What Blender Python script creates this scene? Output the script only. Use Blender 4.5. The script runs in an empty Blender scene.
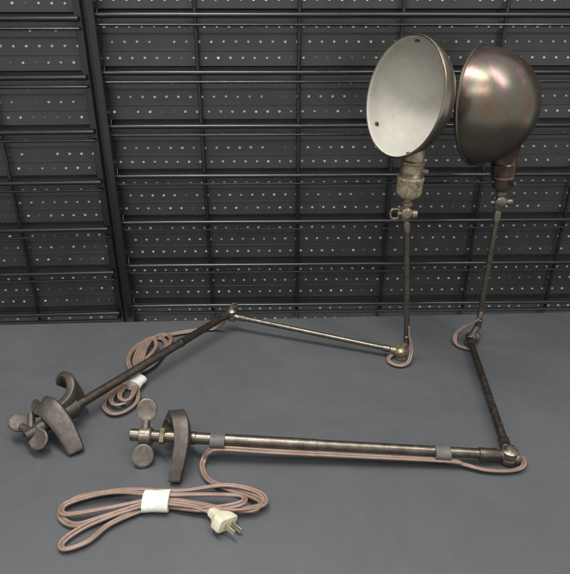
import bpy, bmesh, math, random
from mathutils import Vector, Matrix
random.seed(4)
scene=bpy.context.scene
V=Vector
# ------------------------------------------------------------ materials
def newmat(name):
    m=bpy.data.materials.new(name); m.use_nodes=True
    nt=m.node_tree; b=nt.nodes["Principled BSDF"]
    return m,nt,b
def ramp(nt,fac,stops):
    r=nt.nodes.new("ShaderNodeValToRGB"); nt.links.new(fac,r.inputs[0])
    e=r.color_ramp.elements
    while len(e)<len(stops): e.new(.5)
    for k,(p,c) in enumerate(stops):
        e[k].position=p; e[k].color=(*c,1)
    return r.outputs[0]
def noise(nt,scale,detail=6,rough=.6,vec=None,dist=0):
    n=nt.nodes.new("ShaderNodeTexNoise"); n.inputs["Scale"].default_value=scale
    n.inputs["Detail"].default_value=detail; n.inputs["Roughness"].default_value=rough
    n.inputs["Distortion"].default_value=dist
    if vec is None:
        tc=nt.nodes.new("ShaderNodeTexCoord"); vec=tc.outputs["Object"]
    nt.links.new(vec,n.inputs["Vector"]); return n.outputs["Fac"]
def bump(nt,b,h,strength,dist):
    n=nt.nodes.new("ShaderNodeBump"); n.inputs["Strength"].default_value=strength
    n.inputs["Distance"].default_value=dist
    nt.links.new(h,n.inputs["Height"]); nt.links.new(n.outputs[0],b.inputs["Normal"])
def rr(nt,b,fac,lo,hi):
    m=nt.nodes.new("ShaderNodeMapRange"); nt.links.new(fac,m.inputs[0])
    m.inputs[1].default_value=.3; m.inputs[2].default_value=.7
    m.inputs[3].default_value=lo; m.inputs[4].default_value=hi
    nt.links.new(m.outputs[0],b.inputs["Roughness"])
def mottled(name,c,metal,rlo,rhi,scale,bs=.2,bd=.0004,pos=(.3,.5,.7)):
    m,nt,b=newmat(name)
    f=noise(nt,scale,10,.75)
    nt.links.new(ramp(nt,f,list(zip(pos,c))),b.inputs["Base Color"])
    b.inputs["Metallic"].default_value=metal
    rr(nt,b,noise(nt,scale*2.3,5),rlo,rhi)
    bump(nt,b,noise(nt,scale*6,4),bs,bd)
    return m
M_steel=mottled("aged_steel",[(.075,.062,.050),(.140,.120,.098),(.205,.18,.15)],.88,.24,.42,60,.14,.0003,pos=(.3,.5,.7))
M_bronze=mottled("dark_bronze",[(.042,.034,.028),(.072,.059,.048),(.11,.093,.077)],.82,.28,.46,65,.2)
M_pit=mottled("pitted_black_steel",[(.024,.020,.017),(.060,.050,.041),(.16,.135,.11)],.75,.32,.6,120,.5,pos=(.38,.55,.74))
M_brass=mottled("tarnished_brass",[(.16,.125,.075),(.27,.225,.145),(.40,.345,.235)],.8,.3,.5,70)
M_iron=mottled("cast_iron",[(.045,.037,.031),(.068,.057,.048),(.10,.086,.074)],.6,.36,.55,70,.6,.0006)
M_nickel=mottled("worn_nickel",[(.11,.093,.074),(.18,.156,.128),(.27,.24,.20)],.85,.27,.46,70)
M_crackle=mottled("crackled_shell",[(.14,.10,.055),(.33,.28,.175),(.48,.43,.31)],.35,.36,.55,130,.4,pos=(.38,.47,.62))
M_shell=mottled("tan_brass_shell",[(.15,.115,.07),(.25,.205,.14),(.36,.31,.225)],.75,.32,.5,70,.2)
M_tape=mottled("grey_tape",[(.060,.057,.053),(.082,.079,.074),(.105,.10,.095)],0,.5,.7,60)
M_paper=mottled("white_paper",[(.42,.40,.35),(.56,.54,.49),(.66,.64,.60)],0,.6,.8,40,.7,.0015)
M_plug=mottled("yellowed_plastic",[(.44,.38,.25),(.55,.51,.38),(.63,.60,.48)],0,.35,.5,60)
M_prong=mottled("plug_metal",[(.25,.22,.15),(.45,.4,.3),(.6,.56,.45)],.9,.25,.45,60)
M_cord=mottled("brown_cord",[(.125,.078,.058),(.185,.122,.093),(.25,.175,.138)],0,.28,.42,30,.05)
def shade_outer(name,cols,pos,rlo,rhi):
    m,nt,b=newmat(name)
    tc=nt.nodes.new("ShaderNodeTexCoord"); mp=nt.nodes.new("ShaderNodeMapping")
    nt.links.new(tc.outputs["Object"],mp.inputs["Vector"]); mp.inputs["Scale"].default_value=(2.6,2.6,.7)
    f=noise(nt,7,10,.66,mp.outputs[0],1.0)
    nt.links.new(ramp(nt,f,list(zip(pos,cols))),b.inputs["Base Color"])
    b.inputs["Metallic"].default_value=.9
    rr(nt,b,noise(nt,34,9,.75),rlo,rhi)
    bump(nt,b,noise(nt,240,4),.12,.0003)
    return m
M_shadeB=shade_outer("tinted_bronze_shade",[(.060,.040,.032),(.150,.100,.078),(.115,.125,.085),(.165,.100,.105),(.23,.18,.125)],(.30,.43,.50,.57,.70),.22,.40)
M_shadeA=shade_outer("worn_bronze_shade",[(.07,.055,.040),(.14,.115,.088),(.20,.17,.13),(.3,.265,.21)],(.3,.46,.56,.72),.25,.4)
# reflector lining
m,nt,b=newmat("cream_reflector"); M_ref=m
f=noise(nt,26,10,.78,None,.5)
nt.links.new(ramp(nt,f,[(.28,(.25,.232,.19)),(.42,(.33,.312,.265)),(.6,(.37,.353,.305)),(.75,(.405,.39,.34))]),b.inputs["Base Color"])
rr(nt,b,noise(nt,40,6),.5,.7)
bump(nt,b,noise(nt,300,3),.2,.0003)
# table
m,nt,b=newmat("charcoal_table_vinyl"); M_table=m
f=noise(nt,3.2,10,.72,None,.6)
base=ramp(nt,f,[(.3,(.055,.0575,.0615)),(.52,(.064,.0668,.0712)),(.72,(.075,.078,.083))])
f2=noise(nt,330,2,.5)
spk=ramp(nt,f2,[(.0,(0,0,0)),(.715,(0,0,0)),(.78,(.4,.4,.4))])
mx=nt.nodes.new("ShaderNodeMix"); mx.data_type='RGBA'
nt.links.new(spk,mx.inputs["Factor"]); nt.links.new(base,mx.inputs["A"]); mx.inputs["B"].default_value=(.25,.25,.24,1)
nt.links.new(mx.outputs["Result"],b.inputs["Base Color"])
rr(nt,b,noise(nt,9,10,.78,None,1),.42,.62)
bump(nt,b,noise(nt,600,4),.45,.0005)
# panel
m,nt,b=newmat("black_panel"); M_panel=m
f=noise(nt,7,9,.7)
nt.links.new(ramp(nt,f,[(.3,(.019,.019,.019)),(.7,(.033,.033,.0325))]),b.inputs["Base Color"])
rr(nt,b,noise(nt,14,8,.75),.28,.5); bump(nt,b,noise(nt,160,3),.2,.0004)
M_hole=mottled("bright_hole",[(.16,.16,.157),(.32,.32,.31),(.56,.56,.54)],0,.3,.5,18,pos=(.36,.5,.62))
M_hole2=mottled("dim_hole",[(.03,.03,.03),(.06,.06,.06),(.12,.12,.12)],0,.3,.5,70)
M_wire=mottled("black_enamel_wire",[(.004,.004,.004),(.006,.006,.006),(.010,.010,.010)],0,.2,.32,30,.05)

# ------------------------------------------------------------ builder
def frame(d,hint=V((0,0,1))):
    d=d.normalized()
    if abs(d.dot(hint))>.97: hint=V((1,0,0))
    a=hint.cross(d).normalized(); c=d.cross(a).normalized()
    return a,c,d
def catmull(P,n=10,closed=False):
    P=[V(p) for p in P]; out=[]; N=len(P)
    rng=range(N if closed else N-1)
    for i in rng:
        if closed: a,b_,c,d=P[(i-1)%N],P[i],P[(i+1)%N],P[(i+2)%N]
        else: a,b_,c,d=P[max(i-1,0)],P[i],P[i+1],P[min(i+2,N-1)]
        for k in range(n):
            t=k/n
            out.append(.5*((2*b_)+(c-a)*t+(2*a-5*b_+4*c-d)*t*t+(3*b_-a-3*c+d)*t**3))
    if not closed: out.append(P[-1])
    return out
def sgp(x,p): return math.copysign(abs(x)**p,x)
class B:
    def __init__(s): s.bm=bmesh.new()
    def rings(s,rings,cap=True,closed=False,mi=0):
        vs=[[s.bm.verts.new(p) for p in r] for r in rings]
        n=len(vs[0]); m=len(vs)
        for i in range(m if closed else m-1):
            A=vs[i]; C=vs[(i+1)%m]
            for j in range(n):
                f=s.bm.faces.new((A[j],A[(j+1)%n],C[(j+1)%n],C[j])); f.material_index=mi
        if cap and not closed:
            s.bm.faces.new(list(reversed(vs[0]))).material_index=mi
            s.bm.faces.new(vs[-1]).material_index=mi
        return s
    def lathe(s,p0,d,prof,seg=28,sx=1,sy=1,hint=V((0,0,1)),cap=True,mi=0):
        a,c,d=frame(V(d),hint); p0=V(p0)
        R=[]
        for (t,r) in prof:
            R.append([p0+d*t+a*(math.cos(2*math.pi*k/seg)*r*sx)+c*(math.sin(2*math.pi*k/seg)*r*sy) for k in range(seg)])
        return s.rings(R,cap,mi=mi)
    def rod(s,p0,p1,r0,r1=None,seg=20,mi=0):
        p0=V(p0);p1=V(p1); r1=r0 if r1 is None else r1; L=(p1-p0).length; e=min(.001,r0*.3)
        return s.lathe(p0,p1-p0,[(0,r0-e),(e,r0),(L-e,r1),(L,r1-e)],seg,mi=mi)
    def ball(s,c,r,sc=(1,1,1),seg=20):
        mt=Matrix.Translation(V(c))@Matrix.Diagonal((r*sc[0],r*sc[1],r*sc[2],1))
        bmesh.ops.create_uvsphere(s.bm,u_segments=seg,v_segments=seg//2,radius=1,matrix=mt); return s
    def tube(s,path,r,seg=10,closed=False):
        R=[];N=len(path)
        for i,p in enumerate(path):
            if closed: t=path[(i+1)%N]-path[(i-1)%N]
            else: t=path[min(i+1,N-1)]-path[max(i-1,0)]
            a,c,d=frame(t)
            R.append([p+a*math.cos(2*math.pi*k/seg)*r+c*math.sin(2*math.pi*k/seg)*r for k in range(seg)])
        return s.rings(R,not closed,closed)
    def band(s,P,W,T,wdir,n=8):
        # cast bar, flat faces with small radiused edges, blunt ends
        path=catmull(P,n); m=len(path); R=[]
        def it(L,u):
            x=u*(len(L)-1); i=min(int(x),len(L)-2); return L[i]+(L[i+1]-L[i])*(x-i)
        wd=V(wdir).normalized()
        sec=[(1,-.6),(1,.6),(.97,.84),(.89,.97),(.5,1),(0,1.03),(-.5,1),(-.89,.97),(-.97,.84),(-1,.6),(-1,-.6),(-.97,-.84),(-.89,-.97),(-.5,-1),(0,-1.03),(.5,-1),(.89,-.97),(.97,-.84)]
        for i,p in enumerate(path):
            t=(path[min(i+1,m-1)]-path[max(i-1,0)]).normalized()
            nrm=t.cross(wd).normalized(); w=nrm.cross(t).normalized()
            u=i/(m-1); ww=it(W,u)/2; tt=it(T,u)/2
            e=min(i,m-1-i); k=(.86,.96,1)[min(e,2)]
            R.append([p+w*(x*ww*k)+nrm*(y*tt*k) for x,y in sec])
        return s.rings(R)
    def box(s,c,sz,rot=Matrix.Identity(4)):
        mt=Matrix.Translation(V(c))@rot@Matrix.Diagonal((*sz,1))
        bmesh.ops.create_cube(s.bm,size=1,matrix=mt); return s
    def done(s,name,mats,parent=None,ang=38,label=None,bev=0):
        bm=s.bm
        bmesh.ops.recalc_face_normals(bm,faces=bm.faces)
        for f in bm.faces: f.smooth=True
        for e in bm.edges:
            if len(e.link_faces)==2 and e.calc_face_angle(0)>math.radians(ang): e.smooth=False
        me=bpy.data.meshes.new(name); bm.to_mesh(me); bm.free()
        for mm in (mats if isinstance(mats,list) else [mats]): me.materials.append(mm)
        ob=bpy.data.objects.new(name,me); scene.collection.objects.link(ob)
        if parent:
            ob.parent=parent
            ob.matrix_parent_inverse=PM[parent.name]
        if label: ob["label"]=label
        PM[ob.name]=Matrix.Identity(4)
        if bev:
            md=ob.modifiers.new("bevel",'BEVEL'); md.width=bev; md.segments=2; md.limit_method='ANGLE'
        return ob
PM={}
def empty(name,loc,label,cat):
    e=bpy.data.objects.new(name,None); e.location=loc; e.empty_display_size=.03
    scene.collection.objects.link(e); e["label"]=label; e["category"]=cat
    PM[e.name]=Matrix.Translation(V(loc)).inverted(); return e

# ------------------------------------------------------------ table
b=B()
x0,x1=-1.6,1.6
yb=lambda x:1.100+.046*x
top=[(x0,.0,0),(x1,.0,0),(x1,yb(x1),0),(x0,yb(x0),0)]
b.rings([[V(p) for p in top],[V((p[0],p[1],-.03)) for p in top]])
tab=b.done("table_surface",M_table,bev=.003)
tab["kind"]="structure"

# ------------------------------------------------------------ wall panels
def panel(xa,xb,origin,yaw,verts,label,density,zoff=0):
    e=empty("display_panel",origin,label,"wall panel")
    e.rotation_euler=(0,0,math.radians(yaw))
    PM[e.name]=Matrix.Identity(4)
    rows=[.012+.098*k+zoff for k in range(-3,10)]
    b=B()
    prof=[]
    for z in rows[:-1]:
        prof+= [(z,.010),(z+.008,.010),(z+.011,0),(z+.0365,0),(z+.0372,-.0012),(z+.0395,-.0012),(z+.0402,0),(z+.065,0),(z+.0655,.0015),(z+.0675,.0015),(z+.068,0),(z+.089,0),(z+.092,.010)]
    prof.append((rows[-1],.010))
    va=[b.bm.verts.new((xa,y,z)) for z,y in prof]; vb=[b.bm.verts.new((xb,y,z)) for z,y in prof]
    vc=[b.bm.verts.new((xa,.03,prof[0][0])),b.bm.verts.new((xb,.03,prof[0][0])),b.bm.verts.new((xb,.03,prof[-1][0])),b.bm.verts.new((xa,.03,prof[-1][0]))]
    for i in range(len(prof)-1): b.bm.faces.new((va[i],vb[i],vb[i+1],va[i+1]))
    b.bm.faces.new((vc[1],vc[0],vc[3],vc[2])); b.bm.faces.new((vc[0],vc[1],vb[0],va[0])); b.bm.faces.new((va[-1],vb[-1],vc[2],vc[3]))
    b.bm.faces.new([vc[0]]+va+[vc[3]]); b.bm.faces.new([vc[1]]+vb+[vc[2]])
    for z in rows[:-1]:
        for r,dz in enumerate((.025,.053,.079)):
            x=xa+.012+(.0 if r%2==0 else .0115)
            while x<xb-.008:
                bright=random.random()<density
                rad=random.uniform(.0019,.0024)
                cx=x+random.uniform(-.0003,.0003); cz=z+dz+random.uniform(-.0003,.0003)
                b.lathe((cx,.0004,cz),(0,-1,0),[(0,rad*1.1),(.0012,rad*.95),(.0014,rad*.75),(.0008,rad*.4),(.0007,rad*.1)],9,sx=1.2,mi=1 if bright else 2)
                x+=.023
    pn=b.done("perforated_sheet",[M_panel,M_hole,M_hole2],e)
    for z in rows:
        b=B(); b.rod((xa,-.020,z),(xb,-.020,z),.0046,seg=12); b.done("wire_rail",M_wire,e)
        b=B(); b.rod((xa,-.020,z-.016),(xb,-.020,z-.016),.0026,seg=8); b.done("thin_wire_rail",M_wire,e)
    for x in verts:
        b=B(); b.rod((x,-.0115,rows[0]-.01),(x,-.0115,rows[-1]+.01),.0038,seg=12); b.done("vertical_wire",M_wire,e)
    return e
pr=panel(-.345,1.5,(0,1.160,0),1.3,[-.164,.026,.216,.406,.596,.786,.976],"black perforated panel with horizontal wire rails behind the lamps",.9)
pl=panel(-1.3,-.366,(0,1.150,0),3.0,[-.545,-.735,-.925],"narrower black perforated panel with wire rails beside the post",.65,-.006)
pe=empty("upright_post",(-.356,1.13,-.28),"black double-bar metal post between two wire panels","post")
for dx in (-.0115,.0115):
    b=B(); b.box((-.356+dx,1.128,.34),(.013,.022,1.28)); b.done("post_bar",M_wire,pe,bev=.0015)
b=B(); b.box((-.356,1.138,.34),(.012,.008,1.27)); b.done("post_channel",M_panel,pe)

# ------------------------------------------------------------ shade
def shade(parent,c,n,R,D,mo,inner_mat,label,riv):
    c=V(c); n=V(n).normalized()
    N=30
    prof=[(.0022,R+.0002),(.0028,R+.0018),(.0010,R+.0032),(-.0014,R+.0032),(-.0030,R+.0014)]+[(-.003-(D-.003)*math.sin((math.pi/2)*i/N),max(R*abs(math.cos((math.pi/2)*i/N)),.0006)) for i in range(0,N+1)]
    b=B(); b.lathe(c,n,prof,80,cap=False)
    sh=b.done("lamp_shade",mo,parent,label=label)
    inner=[(.0021,R+.0003),(-.0005,R-.0012)]+[(-(D-.0016)*math.sin((math.pi/2)*i/N),max((R-.0016)*abs(math.cos((math.pi/2)*i/N)),.0005)) for i in range(1,N+1)]
    b=B(); b.lathe(c,n,inner,80,cap=False)
    li=b.done("reflector_lining",inner_mat,sh)
    a_,c_,d_=frame(n)
    for th,ph in riv:
        t=math.radians(th); ph=math.radians(ph)
        p=c-n*(D*math.sin(ph))+(a_*math.cos(t)+c_*math.sin(t))*(R*math.cos(ph)-.002)
        q=(c-n*D*.25-p).normalized()
        b=B(); b.lathe(p,q,[(0,.0038),(.0014,.0036),(.0026,.0024),(.0029,.0008)],14)
        b.done("rivet",M_bronze,sh)
    return sh

def twin(P,parent,name="power_cord",r=.0021,tw=0.5,jit=0.0):
    b=B()
    Q=[V(p)+V((random.uniform(-jit,jit),random.uniform(-jit,jit),abs(random.uniform(0,jit*.4)))) for p in P]
    Q[0]=V(P[0]); Q[-1]=V(P[-1])
    path=catmull(Q,14)
    ph=random.uniform(0,6)
    R=[];N=len(path)
    for i,p in enumerate(path):
        t=path[min(i+1,N-1)]-path[max(i-1,0)]
        a,c,d=frame(t); th=tw*math.sin(i/N*23+ph)
        a,c=a*math.cos(th)+c*math.sin(th), c*math.cos(th)-a*math.sin(th)
        sec=[]
        for g in (0,30,60,90,120,142): sec.append((1+math.cos(math.radians(g)),math.sin(math.radians(g))))
        top=sec+[(0,.30)]+[(-x,y) for x,y in reversed(sec)]
        full=top+[(x,-y) for x,y in reversed(top[1:-1])]
        R.append([p+a*(x*r)+c*(y*r) for x,y in full])
    b.rings(R)
    return b.done(name,M_cord,parent,ang=50)

def wing_lobe(b,c,long,nrm,a,w,t):
    c=V(c); nrm=V(nrm).normalized(); l=V(long); l=(l-nrm*l.dot(nrm)).normalized(); s_=nrm.cross(l)
    R=[]
    for (h,k) in ((-.4,.70),(-.5,.82),(-.38,.96),(0,1),(.38,.96),(.5,.82),(.4,.70)):
        R.append([c+nrm*(t*h)+l*(a*k*math.cos(2*math.pi*j/28))+s_*(w*k*math.sin(2*math.pi*j/28)) for j in range(28)])
    b.rings(R)

# ============================================================ LAMP A
LA=empty("desk_lamp",(.225,.936,0),"folding bronze arm lamp with open cream-lined bowl shade","lamp")
P0=V((-.338,.743,.032)); P1=V((-.116,1.046,.040)); dA=(P1-P0).normalized(); LA_=(P1-P0).length
b=B()
b.lathe(P0,dA,[(0,.0075),(.001,.0095),(.012,.0095),(.013,.0078),(LA_*.62,.0076),(LA_*.62+.001,.0084),(LA_*.64,.0084),(LA_*.645,.0074),(LA_-.02,.0072),(LA_-.019,.0086),(LA_-.006,.0086),(LA_-.004,.007),(LA_,.0065)],28)
b.done("lower_arm",M_bronze,LA)
b=B()
b.lathe(P0+dA*.004,-dA,[(0,.009),(.001,.0135),(.045,.0145),(.047,.0110),(.072,.0100),(.074,.0080),(.090,.0078),(.0905,.0045),(.086,.004)],24)
ca=b.done("clamp",M_iron,LA,label="dark cast iron clamp with curved jaws")
b=B()
b.band([(-.372,.785,.044),(-.362,.787,.053),(-.347,.776,.052),(-.339,.757,.043),(-.344,.737,.036),(-.362,.716,.033)],[.022,.034,.042,.044,.042,.034],[.009,.012,.014,.015,.015,.013],(-.2,-.25,1))
b.done("clamp_jaw",M_iron,ca)
b=B()
b.band([(-.384,.722,.036),(-.377,.720,.050),(-.360,.710,.050),(-.340,.695,.036),(-.324,.680,.018),(-.314,.668,.005)],[.022,.032,.034,.031,.027,.023],[.010,.014,.016,.015,.013,.009],(.50,.60,.45))
b.done("clamp_jaw",M_iron,ca)
b=B()
wing_lobe(b,(-.410,.704,.032),(-1,.25,.05),(.1,-.55,1),.0185,.0145,.0065)
wing_lobe(b,(-.370,.674,.026),(.4,-.7,-.2),(-.1,-.65,.75),.0180,.0155,.0065)
wing_lobe(b,(-.389,.722,.050),(-.2,.5,.4),(-.6,-.6,.6),.011,.009,.005)
b.rod((-.405,.697,.030),(-.376,.680,.030),.006)
b.rod((-.395,.716,.040),(-.386,.686,.024),.006)
b.done("wing_screw",M_iron,ca)
b=B()
b.lathe((-.110,1.044,.026),(0,0,1),[(0,.009),(.0015,.0105),(.009,.0105),(.010,.0085),(.012,.0085),(.013,.0105),(.022,.0105),(.024,.008),(.027,.0055),(.031,.005),(.0315,.003)],24)
b.rod((-.118,1.044,.040),(-.094,1.038,.034),.0062)
wing_lobe(b,(-.106,1.049,.057),(.9,.2,.25),(.1,-1,.1),.009,.006,.003)
b.done("elbow_joint",M_nickel,LA)
Q0=V((-.096,1.040,.034)); Q1=V((.204,.941,.018)); dQ=(Q1-Q0).normalized(); LQ=(Q1-Q0).length
b=B(); b.lathe(Q0,dQ,[(0,.0065),(.014,.0065),(.015,.0052),(LQ-.016,.0050),(LQ-.015,.0068),(LQ-.002,.0068),(LQ,.005)],22)
b.done("middle_arm",M_steel,LA)
b=B()
b.lathe((.224,.948,.015),(-.15,-1,0),[(0,.008),(.002,.0115),(.007,.0115),(.008,.009),(.010,.009),(.011,.0115),(.018,.0115),(.020,.008),(.024,.006),(.0245,.003)],24)
b.lathe((.224,.937,.0),(0,0,1),[(0,.008),(.0015,.0115),(.006,.0105),(.008,.007)],22)
b.rod((.202,.941,.018),(.220,.938,.016),.006); b.rod((.226,.940,.018),(.234,.940,.036),.0066)
b.done("base_joint",M_brass,LA,label="tarnished brass pivot joint")
U0=V((.2335,.94,.033)); U1=V((.2105,.94,.278)); dU=(U1-U0).normalized(); LU=(U1-U0).length
b=B(); b.lathe(U0,dU,[(0,.0066),(.016,.0066),(.017,.0054),(LU-.022,.0052),(LU-.021,.0064),(LU-.003,.0064),(LU,.0045)],22)
b.done("upper_arm",M_steel,LA)
b=B()
b.ball((.208,.94,.286),.0095); b.lathe((.208,.952,.294),(0,-1,0),[(0,.006),(.002,.010),(.007,.010),(.008,.0075),(.014,.0075),(.015,.010),(.021,.010),(.024,.007),(.0245,.003)],22)
b.rod((.208,.94,.294),(.209,.94,.318),.0068)
b.lathe((.209,.94,.306),(0,0,1),[(0,.007),(.001,.0095),(.006,.0095),(.008,.007)],8)
b.rod((.220,.936,.292),(.192,.934,.294),.0035)
b.rod((.226,.936,.292),(.217,.936,.2925),.0075,seg=10)
b.tube(catmull([(.193,.934,.301),(.183,.933,.301),(.180,.933,.294),(.183,.933,.286),(.193,.934,.286),(.195,.934,.294)],6,True),.0022,8,True)
b.done("swivel_joint",M_brass,LA)
S0=V((.209,.94,.318)); dS=V((.04,-.03,1)).normalized()
b=B()
b.lathe(S0,dS,[(0,.008),(.003,.013),(.007,.0190),(.010,.0208),(.013,.0215),(.034,.0218),(.035,.0226),(.038,.0226),(.0395,.021)],36)
so=b.done("socket",M_crackle,LA,label="crackled cream brass bulb socket")
b=B()
b.lathe(S0+dS*.0385,dS,[(0,.0205),(.003,.0208),(.0045,.0196),(.006,.0206),(.0075,.0196),(.009,.0206),(.0105,.0196),(.022,.0194),(.023,.0205),(.027,.0205),(.029,.0175),(.042,.0170),(.047,.015)],36)
b.rod(S0+dS*.07,(.2195,.948,.419),.0125,.010)
b.rod(S0+dS*.052+V((.010,-.012,0)),S0+dS*.052+V((.022,-.020,0)),.0035)
b.done("socket_collar",M_shell,so)
shade(LA,(.181,.912,.486),(-.87,-.46,.17),.088,.062,M_shadeA,M_ref,"bowl shade with worn cream interior",[(98,12),(215,12),(284,16)])
cA=twin([
 (-.125,1.035,.024),(-.150,1.042,.006),(-.178,1.036,.006),(-.247,1.010,.006),(-.292,.977,.006),(-.2985,.922,.007),(-.272,.860,.010),(-.252,.800,.008),(-.262,.768,.006),(-.290,.762,.006),(-.304,.790,.006),(-.282,.850,.010),(-.2486,.905,.008),(-.236,.965,.007),(-.252,1.000,.006),(-.282,.985,.010),(-.287,.925,.013),(-.266,.862,.013),(-.262,.795,.010),(-.280,.778,.010),(-.294,.800,.009),(-.273,.862,.015),(-.243,.915,.012),(-.228,.975,.010),(-.236,1.008,.008),(-.262,1.004,.011),(-.272,.950,.016),(-.262,.862,.015),(-.257,.805,.013),(-.270,.782,.014),(-.285,.805,.013),(-.272,.858,.012),(-.262,.905,.014),(-.252,.955,.014),(-.262,.985,.016),(-.280,.962,.018),(-.277,.905,.016),(-.266,.858,.011),(-.263,.838,.011)],LA,r=.0021,jit=.003)
twin([(.206,.936,.008),(.199,.929,.006),(.199,.917,.005),(.207,.907,.005),(.219,.904,.005),(.232,.910,.008),(.239,.922,.018),(.239,.931,.036),(.2345,.9335,.056),(.2325,.9345,.072)],LA,name="cord_loop",r=.0019,tw=.2)
b=B(); b.lathe((-.272,.829,.013),(.25,.96,0),[(0,.0185),(.001,.0200),(.012,.0188),(.024,.0202),(.025,.0185)],26,sx=1,sy=.55)
b.done("cord_tie",M_paper,cA)

# ============================================================ LAMP B
LB=empty("desk_lamp",(.377,.993,0),"folding steel arm lamp with dark bronze bowl shade","lamp")
A0=V((-.150,.6655,.036)); A1=V((.318,.650,.017)); d=(A1-A0).normalized(); L=(A1-A0).length
b=B()
b.lathe(A0,d,[(0,.0075),(.001,.0095),(.018,.0095),(.019,.0086),(L*.42,.0084),(L*.421,.0078),(L-.034,.0074),(L-.033,.009),(L-.008,.009),(L-.005,.007),(L,.0065)],28)
lb=b.done("lower_arm",M_steel,LB)
for u in (.085,.79):
    b=B(); p=A0+d*(L*u)+V((0,-.002,-.001)); b.lathe(p,d,[(0,.0095),(.0006,.0102),(.006,.0099),(.011,.0102),(.018,.0100),(.0214,.0103),(.022,.0096)],24,sy=1.0,sx=1.22)
    b.done("tape_wrap",M_tape,lb)
b=B()
hp=A0+d*.004
b.lathe(hp,-d,[(0,.009),(.001,.011),(.014,.0115),(.016,.0095),(.028,.0092),(.029,.0082),(.060,.0080),(.061,.0092),(.082,.0092),(.083,.0075),(.0835,.0045),(.078,.004)],18)
hb=b.done("clamp",M_steel,LB)
b=B(); b.lathe(hp-d*.031,-d,[(0,.0105),(.001,.0122),(.007,.0122),(.008,.0105)],6); b.done("clamp_nut",M_brass,hb,label="small brassy hexagonal nut")
b=B()
b.band([(-.178,.683,.027),(-.175,.692,.041),(-.165,.691,.054),(-.154,.674,.058),(-.148,.651,.048),(-.1495,.631,.031),(-.154,.615,.013),(-.155,.607,.005)],[.014,.019,.023,.024,.022,.020,.018,.017],[.012,.017,.020,.021,.019,.017,.014,.011],(1,0,.1))
b.done("clamp_jaw",M_iron,hb,label="dark cast iron curved clamp jaw")
b=B()
wing_lobe(b,(-.2065,.690,.067),(0,.3,1),(.15,-.85,.5),.0185,.0155,.0065)
wing_lobe(b,(-.2085,.649,.016),(-.1,-.3,-1),(.15,-.85,.5),.0180,.0160,.0065)
b.rod((-.207,.684,.055),(-.208,.656,.022),.006)
b.lathe((-.196,.668,.036),(-1,.03,0),[(0,.011),(.003,.0135),(.018,.0135),(.021,.010)],12)
b.done("wing_screw",M_nickel,hb)
b=B()
b.lathe((.330,.650,.004),(0,0,1),[(0,.008),(.0015,.0115),(.008,.0120),(.009,.0095),(.011,.0095),(.012,.0120),(.021,.0118),(.023,.008),(.028,.0055),(.0285,.003)],24)
b.rod((.314,.6505,.017),(.326,.650,.016),.007); b.rod((.330,.652,.018),(.3285,.668,.019),.007)
b.ball((.339,.646,.014),.0085)
b.done("elbow_joint",M_nickel,LB)
b=B(); q0=V((.3288,.664,.020)); q1=V((.3655,.975,.021)); dq=(q1-q0).normalized(); l=(q1-q0).length
b.lathe(q0,dq,[(0,.0082),(.016,.0082),(.017,.0066),(l-.02,.0064),(l-.019,.0078),(l-.004,.0078),(l,.005)],24)
b.done("middle_arm",M_pit,LB)
b=B()
b.lathe((.366,.986,.016),(1,.4,0),[(0,.007),(.002,.011),(.008,.011),(.009,.0085),(.012,.0085),(.013,.011),(.020,.011),(.022,.008),(.027,.006),(.0275,.003)],24)
b.lathe((.372,.989,0),(0,0,1),[(0,.008),(.0015,.0115),(.006,.0105),(.008,.007)],22)
b.rod((.366,.974,.021),(.372,.988,.018),.0065); b.rod((.376,.992,.018),(.3862,.995,.040),.0066)
b.done("base_joint",M_nickel,LB)
b=B(); u0=V((.3862,.995,.036)); u1=V((.387,.995,.281)); du=(u1-u0).normalized(); l=(u1-u0).length
b.lathe(u0,du,[(0,.0068),(.018,.0068),(.019,.0055),(l-.024,.0053),(l-.023,.0066),(l-.003,.0066),(l,.0045)],22)
b.done("upper_arm",M_steel,LB)
b=B()
b.ball((.387,.995,.288),.0098); b.lathe((.387,1.007,.297),(0,-1,0),[(0,.006),(.002,.0105),(.008,.0105),(.009,.0078),(.014,.0078),(.015,.0105),(.022,.0105),(.025,.007),(.0255,.003)],22)
b.rod((.387,.995,.297),(.386,.993,.322),.007)
b.lathe((.387,.995,.309),(0,0,1),[(0,.007),(.001,.0098),(.006,.0098),(.008,.007)],8)
b.rod((.398,.990,.297),(.408,.988,.298),.0065,seg=10); b.rod((.368,.990,.296),(.380,.991,.296),.004)
b.done("swivel_joint",M_nickel,LB)
s0=V((.386,.992,.318)); ds=V((-.09,-.06,1)).normalized()
b=B()
b.lathe(s0,ds,[(0,.008),(.002,.012),(.006,.0165),(.010,.0175),(.022,.018),(.023,.0200),(.027,.0205),(.029,.0195),(.031,.0215),(.050,.0222),(.052,.0205),(.060,.0205),(.070,.022),(.078,.025)],36)
b.rod(s0+ds*.018+V((.008,-.014,0)),s0+ds*.018+V((.014,-.026,0)),.004)
b.rod(s0+ds*.018+V((-.013,-.006,0)),s0+ds*.018+V((-.023,-.010,0)),.0035)
b.done("socket",M_shadeB,LB,label="dark bronze bulb socket with key switch")
shade(LB,(.3265,.996,.461),(-.77,.62,-.10),.094,.096,M_shadeB,M_ref,"dark bronze bowl shade with faint heat tint",[(90,14),(215,14),(320,14)])
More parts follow.
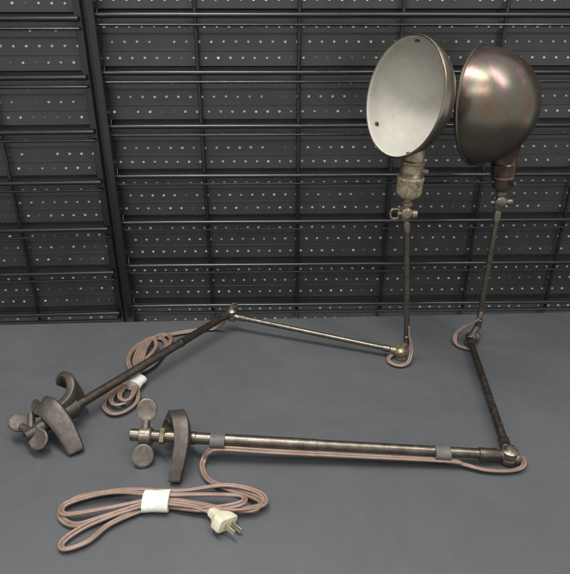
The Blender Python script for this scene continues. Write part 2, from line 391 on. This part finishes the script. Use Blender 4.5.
cB=twin([
 (.335,.668,.010),(.350,.652,.007),(.345,.634,.006),(.322,.628,.006),(.290,.631,.006),(.262,.638,.008),(.235,.6415,.013),(.100,.6455,.0175),(-.02,.6495,.022),(-.095,.652,.026),(-.112,.652,.023),(-.1205,.648,.010),(-.120,.634,.006),(-.1076,.611,.006),(-.083,.594,.008),(-.050,.580,.010),(-.034,.566,.012),(-.046,.551,.009),(-.100,.559,.010),(-.172,.566,.010),(-.229,.546,.008),(-.272,.532,.006),(-.298,.552,.006),(-.282,.578,.007),(-.2215,.590,.008),(-.145,.588,.008),(-.080,.592,.013),(-.034,.578,.014),(-.031,.560,.012),(-.070,.550,.014),(-.120,.562,.012),(-.172,.570,.013),(-.232,.556,.012),(-.286,.546,.010),(-.290,.566,.010),(-.235,.579,.014),(-.172,.574,.015),(-.105,.574,.016),(-.058,.570,.018),(-.060,.556,.018),(-.110,.552,.012),(-.172,.560,.007),(-.222,.535,.007),(-.246,.506,.006),(-.270,.494,.006),(-.278,.506,.006),(-.255,.530,.007),(-.212,.552,.010),(-.172,.562,.014),(-.125,.556,.013),(-.105,.552,.011),(-.096,.547,.011)],LB,r=.0022,jit=.0016)
twin([(.3855,.9885,.074),(.383,.989,.060),(.374,.993,.046),(.360,.999,.034),(.347,1.000,.020),(.342,.990,.009),(.345,.978,.005),(.354,.969,.005),(.364,.964,.005),(.372,.960,.005)],LB,name="cord_loop",r=.0020,tw=.2)
b=B(); b.lathe((-.190,.567,.0112),(1,.02,0),[(0,.0165),(.001,.0178),(.016,.017),(.034,.018),(.035,.0168)],28,sx=1,sy=.60)
b.done("cord_tie",M_paper,cB)
fx=V((.76,-.65,-.05)).normalized(); sx=V((0,0,1)).cross(fx).normalized(); uz=fx.cross(sx)
ro=math.radians(-28); sx,uz=sx*math.cos(ro)+uz*math.sin(ro), uz*math.cos(ro)-sx*math.sin(ro)
pc=V((-.098,.549,.013))
b=B(); R=[]
for (t,w,h) in ((0,.0045,.004),(.003,.0060,.0052),(.010,.0068,.0058),(.014,.0105,.0075),(.020,.0165,.0095),(.031,.0175,.0098),(.033,.0168,.009),(.0335,.013,.007)):
    R.append([pc+fx*t+sx*(sgp(math.cos(a),.28)*w)+uz*(sgp(math.sin(a),.28)*h) for a in [2*math.pi*(k+.5)/24 for k in range(24)]])
b.rings(R); pg=b.done("plug",M_plug,cB,label="yellowed cream two-prong plug")
for o in (-.0065,.0065):
    b=B()
    rot=Matrix(((fx.x,sx.x,uz.x,0),(fx.y,sx.y,uz.y,0),(fx.z,sx.z,uz.z,0),(0,0,0,1)))
    b.box(pc+fx*.0415+sx*o,(.018,.0016,.0068),rot)
    b.done("plug_prong",M_prong,pg,bev=.0004)

# ------------------------------------------------------------ light
w=bpy.data.worlds.new("World"); scene.world=w; w.use_nodes=True
bg=w.node_tree.nodes["Background"]; bg.inputs[0].default_value=(.98,.985,1,1); bg.inputs[1].default_value=.85
def area(loc,tgt,sx,sy,power,col=(1,.98,.95)):
    l=bpy.data.lights.new("ceiling_light",'AREA'); l.shape='RECTANGLE'; l.size=sx; l.size_y=sy; l.energy=power; l.color=col
    o=bpy.data.objects.new("ceiling_light",l); scene.collection.objects.link(o); o.location=loc
    o.rotation_euler=(V(tgt)-V(loc)).to_track_quat('-Z','Y').to_euler()
area((-.35,.60,2.3),(0,.85,0),1.5,.22,46)
area((.9,.1,2.3),(.1,.85,0.1),.22,1.4,26)
area((-.5,-.7,2.0),(.1,.9,.2),1.3,.3,19)

cam=bpy.data.cameras.new("camera"); co=bpy.data.objects.new("camera",cam); scene.collection.objects.link(co)
co.location=(0,0,.6); co.rotation_euler=(math.radians(64.5),0,0)
cam.sensor_fit='HORIZONTAL'; cam.sensor_width=36; cam.lens=36; cam.clip_start=.01; cam.clip_end=50
scene.camera=co
scene.view_settings.view_transform='Standard'
